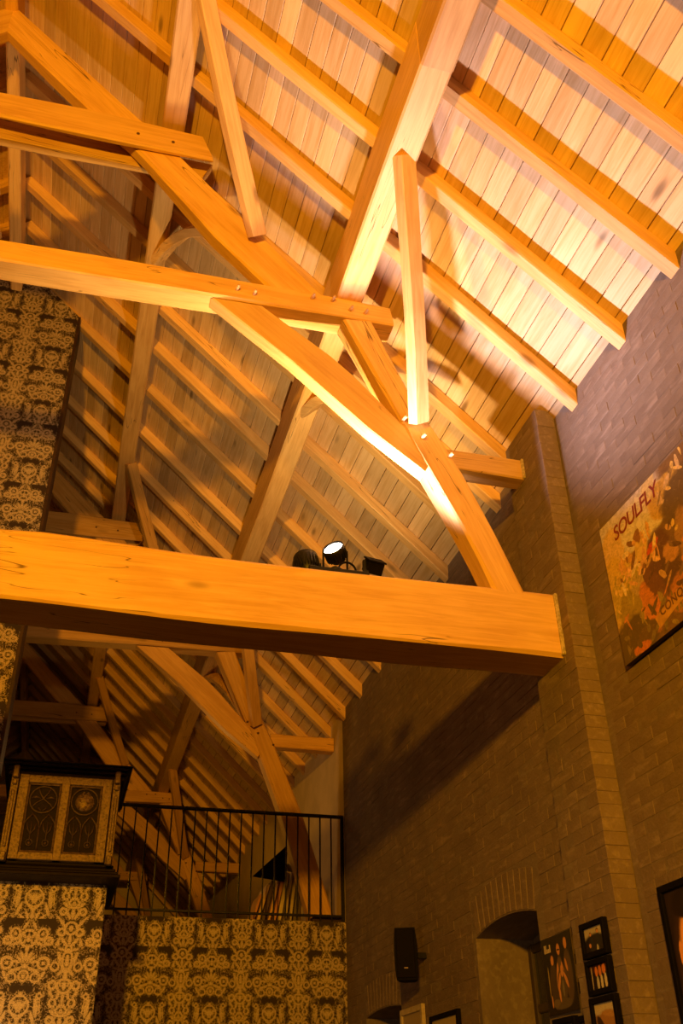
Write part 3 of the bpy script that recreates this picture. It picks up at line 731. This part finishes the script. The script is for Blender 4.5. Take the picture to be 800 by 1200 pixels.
dz0, dz1 = cb+.075, ctp-.06
tracery(-.330, mid-.034, dz0, dz1, False); tracery(mid+.034, .160, dz0, dz1, True)

# ------------------------------------------------------------------ loft railing
ra = empty('loft_railing', (1.4, 9.335, LOFT), 'black iron railing with thin upright bars along the loft edge', 'railing')
box('top_rail', (.05, 2.595), (9.315, 9.355), (2.662, 2.69), IRON, ra, .004)
box('bottom_rail', (.05, 2.595), (9.322, 9.348), (1.735, 1.755), IRON, ra, .002)
bv, bf = boxdata(.0065, .0065, (2.67-1.69)/2, .001); bmsh = mesh('baluster', bv, bf, IRON)
x = 2.47
while x > .1: link('baluster', bmsh, T(x, 9.335, (2.67+1.69)/2), ra); x -= .1125
box('post', (2.565, 2.595), (9.32, 9.35), (LOFT-.01, 2.69), IRON, ra, .003)

# ------------------------------------------------------------------ leaning boards in the loft
BC = [(.50, .22, .05), (.62, .42, .20), (.10, .06, .04), (.60, .36, .10), (.55, .25, .06), (.55, .45, .30), (.42, .32, .20), (.48, .38, .24), (.12, .09, .07), (.50, .40, .26)]
BN = ['orange board leaning lowest at the end of the loft stack', 'pale wide board in the loft stack beside the orange one', 'dark thin board in the loft stack under the black pennant', 'ochre board standing in the loft stack', 'rust orange board in the middle of the loft stack',
      'tall cream board under the yellow green cloth', 'grey beige board right behind the cream one', 'beige board nearer the truss foot', 'blackish board in the loft stack against the beige ones', 'tan board next to the loft truss foot']
for k in range(10):
    xb = 1.80+.056*k; h = (.36, .46, .50, .52, .55, .58, .57, .58, .55, .56)[k]
    w = MB().box((-.011-.004*(k % 3), .011+.004*(k % 3)), (-.20, .20), (0, h), .003)
    o = w.obj('leaning_board', plain('board_%d' % k, BC[k], .6, 0, .2, 8), T(xb, 10.15+.02*(k % 3), LOFT+.004) @ Matrix.Rotation(.30-.025*k, 4, 'Y'))
    tag(o, BN[k], 'board', 'boards leaning in the loft')
pn = MB(); v = [(x, y, z) for y in (-.008, .008) for x, z in ((0, 0), (.36, .33), (.33, -.04))]
pn.add(v, [(0, 1, 2), (3, 5, 4), (0, 1, 4, 3), (1, 2, 5, 4), (2, 0, 3, 5)])
o = pn.obj('pennant', BLACKP, T(1.80, 9.90, 2.20)); tag(o, 'black triangular pennant sticking up over the boards in the loft', 'pennant')
cl = MB(); N = 8
for i in range(N+1):
    for j in range(4): cl.v.append((.2*i/N-.1, .1*j/3-.05, .02*math.sin(i*1.3+j)+.012*math.cos(j*2.+i)-.006*abs(i-4)))
for i in range(N):
    for j in range(3): cl.f.append((i*4+j, i*4+j+1, i*4+j+5, i*4+j+4))
o = cl.obj('folded_cloth', plain('cloth', (.42, .38, .04), .9), T(2.14, 10.05, 2.345), None, True); o.modifiers.new('thick', 'SOLIDIFY').thickness = .012
tag(o, 'crumpled yellow green cloth lying on top of the leaning boards', 'cloth')
bxo = box('floor_block', (2.30, 2.60), (9.42, 9.49), (LOFT, LOFT+.05), DARKOAK, None, .004); tag(bxo, 'dark wooden block on the floor at the foot of the loft truss', 'block')

# ------------------------------------------------------------------ speaker
sp = empty('loudspeaker', (2.52, 7.12, 1.09), 'small black loudspeaker hanging on the brick wall', 'loudspeaker')
Ms = frame((2.415, 7.07, 1.09), (math.cos(math.radians(-24)), math.sin(math.radians(-24))*-1*-1, 0), (math.sin(math.radians(24)), math.cos(math.radians(24)), 0))
sh = MB(); prof = []
for z, wd_, dp in ((-.172, .072, .15), (-.11, .079, .175), (0, .083, .19), (.11, .080, .178), (.172, .073, .155)):
    prof.append([(-wd_, -.0, z), (wd_, -.0, z), (wd_*.92, dp*.6, z), (wd_*.6, dp, z), (-wd_*.6, dp, z), (-wd_*.92, dp*.6, z)])
for q in prof: sh.v += q
for i in range(len(prof)-1):
    for k in range(6): sh.f.append((i*6+k, i*6+(k+1) % 6, (i+1)*6+(k+1) % 6, (i+1)*6+k))
sh.f += [tuple(range(6)), tuple(range(24, 30))]
sh.obj('speaker_body', BLACKP, Ms, sp)
gr = MB().box((-.066, .066), (-.012, .001), (-.160, .160), .006); gr.obj('grille', plain('grille_cloth', (.008, .006, .006), .9, 0, .3, 300, spec=.1), Ms, sp)
MB().box((-.014, .014), (-.0145, -.011), (-.100, -.092), .001).obj('badge', plain('badge', (.35, .25, .27), .6), Ms, sp)
MB().box((-.02, .14), (-.018, .018), (-.02, .02), .003).obj('wall_bracket', BLACK, T(2.49, 7.16, 1.09), sp)

# ------------------------------------------------------------------ pictures on the right wall
def wallframe(y_left, z0, wx=None): return frame(((wx or WX-.010), y_left, z0), (0, -1, 0), (0, 0, 1))   # x runs towards the camera, y up, z into the room
def picture(name, label, y_left, w, z0, h, mat, fmat=BLACKP, bw=.018, dp=.025, group=None, mount=None, wx=None):
    t = empty(name, ((wx or WX-.010), y_left-w/2, z0), label, 'picture', group); M = wallframe(y_left, z0, wx)
    fr = MB().box((0, w), (0, bw), (-.004, dp), .003).box((0, w), (h-bw, h), (-.004, dp), .003).box((0, bw), (bw*.8, h-bw*.8), (-.004, dp), .003).box((w-bw, w), (bw*.8, h-bw*.8), (-.004, dp), .003)
    fr.obj('frame', fmat, M, t)
    b = bw*.7
    if mount:
        quad('mount', M @ Matrix.Translation((b, b, dp*.3)), w-2*b, h-2*b, mount[0], t); b += mount[1]
    quad('photograph', M @ Matrix.Translation((b, b, dp*.45)), w-2*b, h-2*b, mat, t)
    return t
SK = (.62, .27, .10); DK = (.012, .008, .008)
# band poster: four people in dark clothes
def person(x, y, s, body=DK, skin=SK, hair=(.02, .01, .01), arms=True):
    L = [(x, y-.20*s, .085*s, .21*s, 0, body), (x, y+.085*s, .044*s, .062*s, 0, hair), (x, y+.07*s, .036*s, .050*s, 0, skin)]
    if arms: L += [(x-.065*s, y-.16*s, .026*s, .12*s, -10, skin), (x+.065*s, y-.16*s, .026*s, .12*s, 12, skin)]
    return L
shp = [(.30, .38, .13, .28, 0, (.07, .045, .035)), (.80, .45, .13, .32, 0, (.09, .06, .045)), (.76, .50, .05, .16, 10, (.20, .14, .09))]+person(.30, .60, 1.3, (.07, .045, .035), arms=False)+person(.53, .70, 1.5, (.13, .08, .05))+person(.78, .75, 1.5, (.10, .06, .04), arms=False)
shp += [(.74, .58, .03, .09, 20, SK), (.53, .80, .05, .012, 0, (.02, .01, .01)), (.55, .35, .15, .22, 0, (.10, .07, .05)), (.5, .12, .3, .07, 0, (.11, .08, .05)), (.57, .52, .045, .075, 0, SK), (.46, .40, .032, .12, -25, SK), (.68, .40, .032, .12, 30, SK), (.43, .24, .028, .10, 5, SK), (.56, .30, .03, .10, 0, (.20, .16, .11)), (.30, .14, .11, .05, 0, (.16, .11, .06)), (.14, .42, .016, .2, 0, (.35, .25, .06)), (.17, .17, .02, .08, 0, SK)]
po = empty('band_poster', (WX, 5.05, .52), 'tall dark poster of four people beside the window niche', 'poster')
Mp = wallframe(5.245, .515)
mb = MB(); N = 8; w, h = .375, .375
for i in range(N+1):
    xx = w*i/N; zc = .004+.012*(i/N)**3
    for yy in (0, h): mb.v.append((xx, yy, zc))
for i in range(N): mb.f.append((2*i, 2*i+2, 2*i+3, 2*i+1))
pm = mb.obj('poster_sheet', printmat('poster_print', (.012, .008, .009), shp, .012, 0, .12, .45, 9), Mp, po)
uv = pm.data.uv_layers.new(name='UVMap')
for lp in pm.data.loops:
    co = pm.data.vertices[lp.vertex_index].co; uv.data[lp.index].uv = (co.x/w, co.y/h)
pm.modifiers.new('thick', 'SOLIDIFY').thickness = .003
lg = MB(); R5 = random.Random(2)
for k in range(5): lg.box((.035+.016*k, .045+.016*k), (h-.075, h-.045+R5.uniform(-.012, .012)), (.0075, .009))
lg.obj('lettering', plain('pale_ink', (.5, .40, .33), .5), Mp, po)
BGL = (.45, .38, .30)
two = [(.5, .25, .6, .45, 0, (.02, .015, .015))]+person(.32, .60, 1.2, (.02, .02, .025), arms=False)+person(.66, .66, 1.3, (.02, .02, .02), arms=False)+[(.60, .12, .05, .16, 0, (.4, .36, .3)), (.25, .30, .05, .08, 0, SK)]
picture('framed_photo', 'small black framed photo of two men, topmost of the three on the brick pillar', 4.525, .237, .686, .157, printmat('photo_two', BGL, two, .02, 0, .15), bw=.026, wx=PX-.006)
legs = [(.5, .9, .6, .25, 0, (.06, .02, .01)), (.35, .70, .07, .18, 0, (.65, .20, .05)), (.53, .70, .07, .2, 0, (.62, .19, .05)), (.72, .74, .09, .18, 0, (.65, .2, .05)), (.38, .28, .06, .26, 0, (.5, .46, .42)), (.57, .28, .06, .28, 0, (.6, .52, .42)), (.76, .32, .06, .28, 0, (.62, .52, .4)), (.12, .5, .025, .45, 0, (.5, .42, .32))]
picture('framed_photo', 'black framed photo of three pairs of legs, middle of three on the brick pillar', 4.522, .228, .528, .150, printmat('photo_legs', (.02, .012, .012), legs, .02, 0, .12), bw=.024, wx=PX-.006)
pic = [(.5, .95, .9, .42, 0, (.62, .52, .40)), (.62, .28, .48, .42, -8, (.40, .19, .06)), (.25, .22, .12, .34, 20, (.04, .02, .015)), (.7, .55, .35, .1, -10, (.5, .26, .09))]
picture('framed_photo', 'black framed photo with a pale sky, lowest of the three on the brick pillar', 4.53, .245, .36, .160, printmat('photo_sky', (.3, .15, .06), pic, .03, .3, .15), bw=.026, wx=PX-.006)
picture('framed_photo', 'black picture frame cut off below the tall poster', 5.19, .25, .33, .165, printmat('photo_dark', (.05, .035, .03), [(.5, .4, .2, .3, 0, (.2, .12, .06))]), bw=.03)
picture('framed_photo', 'narrow black picture frame cut off between the poster and the brick pillar', 4.92, .11, .34, .145, printmat('photo_dark2', (.05, .035, .03), [(.5, .4, .2, .3, 0, (.2, .12, .06))]), bw=.03)
face = [(.34, .50, .30, .46, 0, (.05, .025, .02)), (.35, .50, .24, .38, 4, (.95, .42, .15)), (.40, .90, .30, .10, 0, (.02, .012, .012)), (.11, .55, .03, .09, 0, (.9, .38, .14)), (.20, .22, .07, .24, 10, (.95, .62, .42)), (.26, .58, .045, .016, 0, (.08, .03, .015)), (.45, .58, .045, .016, 0, (.08, .03, .015)), (.26, .635, .06, .012, 6, (.12, .05, .02)), (.45, .635, .06, .012, -6, (.12, .05, .02)), (.365, .47, .03, .10, 0, (1., .50, .20)), (.36, .41, .05, .02, 0, (.6, .22, .07)), (.36, .32, .075, .02, 0, (.55, .14, .07)), (.48, .42, .05, .2, 0, (.75, .30, .10)), (.36, .86, .27, .10, 0, (.02, .012, .012)), (.36, .03, .3, .10, 0, (.05, .03, .03))]
picture('portrait', 'large black framed portrait of a face, cut off at the frame edge', 3.985, .62, .28, .632, printmat('portrait_print', (.03, .018, .02), face, .012, 0, .1), bw=.03, dp=.03)
picture('framed_photo', 'white framed picture under the loudspeaker, cut off below', 7.72, .50, .30, .488, printmat('photo_beige', (.35, .26, .18), [(.5, .42, .36, .28, 0, (.2, .10, .06)), (.35, .5, .1, .2, 0, (.4, .2, .1)), (.62, .5, .1, .2, 0, (.3, .15, .1))], .02), WHITEF, bw=.04)
picture('framed_photo', 'black framed picture with pale mount below the loudspeaker, near the niche', 7.08, .54, .20, .487, printmat('photo_card', (.42, .33, .22), [(.55, .5, .12, .2, 0, (.35, .12, .06))], .02), bw=.03)

# big canvas print
ART = [(.20, .90, .34, .16, 14, (.62, .56, .60)), (.36, .80, .22, .18, 20, (.74, .66, .58)), (.07, .72, .10, .22, 0, (.72, .50, .22)), (.05, .40, .13, .34, 0, (.66, .44, .08)), (.14, .28, .10, .20, 20, (.34, .25, .04)), (.10, .10, .22, .16, 0, (.10, .07, .015)),
       (.45, .93, .06, .12, -10, (.75, .60, .34)), (.55, .80, .14, .12, 30, (.60, .38, .08)), (.70, .70, .20, .18, 10, (.14, .09, .03)), (.26, .52, .10, .12, 15, (.10, .045, .02)), (.18, .55, .09, .04, 20, (.74, .42, .20)), (.30, .62, .06, .08, 0, (.72, .50, .16)), (.25, .50, .10, .025, 24, (.72, .40, .18)), (.16, .62, .07, .05, 10, (.66, .36, .10)), (.29, .72, .032, .045, 0, (.30, .13, .05)),
       (.22, .44, .05, .09, 10, (.50, .36, .13)), (.34, .34, .08, .18, -8, (.17, .07, .03)), (.42, .50, .09, .14, 0, (.14, .06, .03)), (.38, .56, .06, .03, 30, (.60, .07, .02)), (.27, .26, .045, .15, 8, (.62, .22, .04)), (.33, .15, .06, .11, -12, (.66, .22, .04)), (.48, .30, .08, .16, 0, (.12, .06, .03)), (.50, .44, .05, .07, 20, (.55, .28, .10)), (.54, .16, .12, .12, 0, (.52, .20, .05)),
       (.62, .45, .06, .20, 0, (.40, .22, .09)), (.75, .35, .12, .25, 0, (.22, .10, .04)), (.88, .55, .12, .3, 0, (.45, .28, .10)), (.9, .15, .14, .14, 0, (.3, .16, .05)), (.22, .08, .10, .06, 20, (.13, .08, .02)), (.16, .03, .07, .035, 0, (.6, .18, .03))]
RA = random.Random(21)
PAL = [((0, .35, .25, .62), [(.60, .42, .10), (.70, .48, .16), (.45, .33, .06), (.34, .27, .05)]), ((.1, .45, .42, .72), [(.76, .46, .22), (.62, .34, .13), (.22, .10, .04), (.70, .55, .30)]), ((.3, .1, .8, .6), [(.12, .06, .03), (.66, .25, .06), (.50, .30, .12), (.20, .12, .05)]),
       ((.5, .5, 1, 1), [(.66, .46, .14), (.28, .18, .05), (.60, .42, .22)]), ((.05, 0, .5, .3), [(.30, .22, .05), (.12, .08, .02), (.55, .22, .05), (.20, .15, .04)])]
pw, phh = 1.10, .80
pa = empty('canvas_painting', (WX, 3.3, 1.945), 'large unframed canvas of ochre and orange figures with dark red lettering', 'painting')
Mc = wallframe(3.885, 1.945)
MB().box((0, pw), (0, phh), (0, .028), .003).obj('canvas_edge', plain('canvas_side', (.05, .025, .02), .7), Mc, pa)
quad('painted_front', Mc @ Matrix.Translation((0, 0, .0290)), pw, phh, printmat('canvas_paint', (.20, .11, .04), ART, .035, .38, .12, .45, 13), pa)
strokes = MB(); mats = []; mi = []; kk = 0
for zone, pal in PAL:
    for k in range(34):
        cx, cy, rx, ry, ro = RA.uniform(zone[0], zone[2])*pw, RA.uniform(zone[1], zone[3])*phh, RA.uniform(.006, .018), RA.uniform(.015, .055), math.radians(RA.uniform(-75, 75)); n = 9; kk += 1
        st_ = [(cx+rx*math.cos(a)*math.cos(ro)-ry*math.sin(a)*math.sin(ro), cy+rx*math.cos(a)*math.sin(ro)+ry*math.sin(a)*math.cos(ro), .0291+kk*2e-6) for a in [2*math.pi*q/n+RA.uniform(-.25, .25) for q in range(n)]]
        st_ = [(min(max(x, .004), pw-.004), min(max(y, .004), phh-.004), z) for x, y, z in st_]
        strokes.add(st_, [tuple(range(n))]); mi.append(RA.choice(pal))
cols = sorted(set(mi)); mlist = [plain('oil_paint_%d' % q, c, .5, 0, .25, 60) for q, c in enumerate(cols)]
so_ = strokes.obj('brush_strokes', mlist, Mc, pa, kind='stuff')
for pp, c in zip(so_.data.polygons, mi): pp.material_index = cols.index(c)
def lettering(txt, size, x, y, rot, mat, shear=.2, sp=1.0, d=.0305):
    cu = D.curves.new('lettering', 'FONT'); cu.body = txt; cu.size = size; cu.shear = shear; cu.extrude = .0006; cu.offset = .0012; cu.space_character = sp; cu.materials.append(mat)
    o = D.objects.new('lettering', cu); C.objects.link(o)
    bpy.context.view_layer.update()
    me = D.meshes.new_from_object(o.evaluated_get(bpy.context.evaluated_depsgraph_get())); D.objects.remove(o); D.curves.remove(cu)
    return link('lettering', me, Mc @ Matrix.Translation((x, y, d)) @ Matrix.Rotation(math.radians(rot), 4, 'Z'), pa)
lettering('SOULFLY', .115, .125, .655, 3, plain('red_ink', (.22, .018, .02), .5), .15, .92)
bn = MB(); N = 14
for i in range(N+1):
    t = i/N; xx = .335+.52*t; yy = .075+.075*math.sin(min(t*1.3, 1)*math.pi/2)-.02*t
    for s in (-1, 1): bn.v.append((xx-.012*s*(1-t), yy+.032*s, .0300))
for i in range(N): bn.f.append((2*i, 2*i+2, 2*i+3, 2*i+1))
bn.obj('banner', plain('banner_paint', (.50, .27, .05), .5, 0, .2, 20), Mc, pa)
lettering('CONQUER', .062, .375, .092, 6, plain('banner_ink', (.14, .06, .015), .5), 0, 1.1)
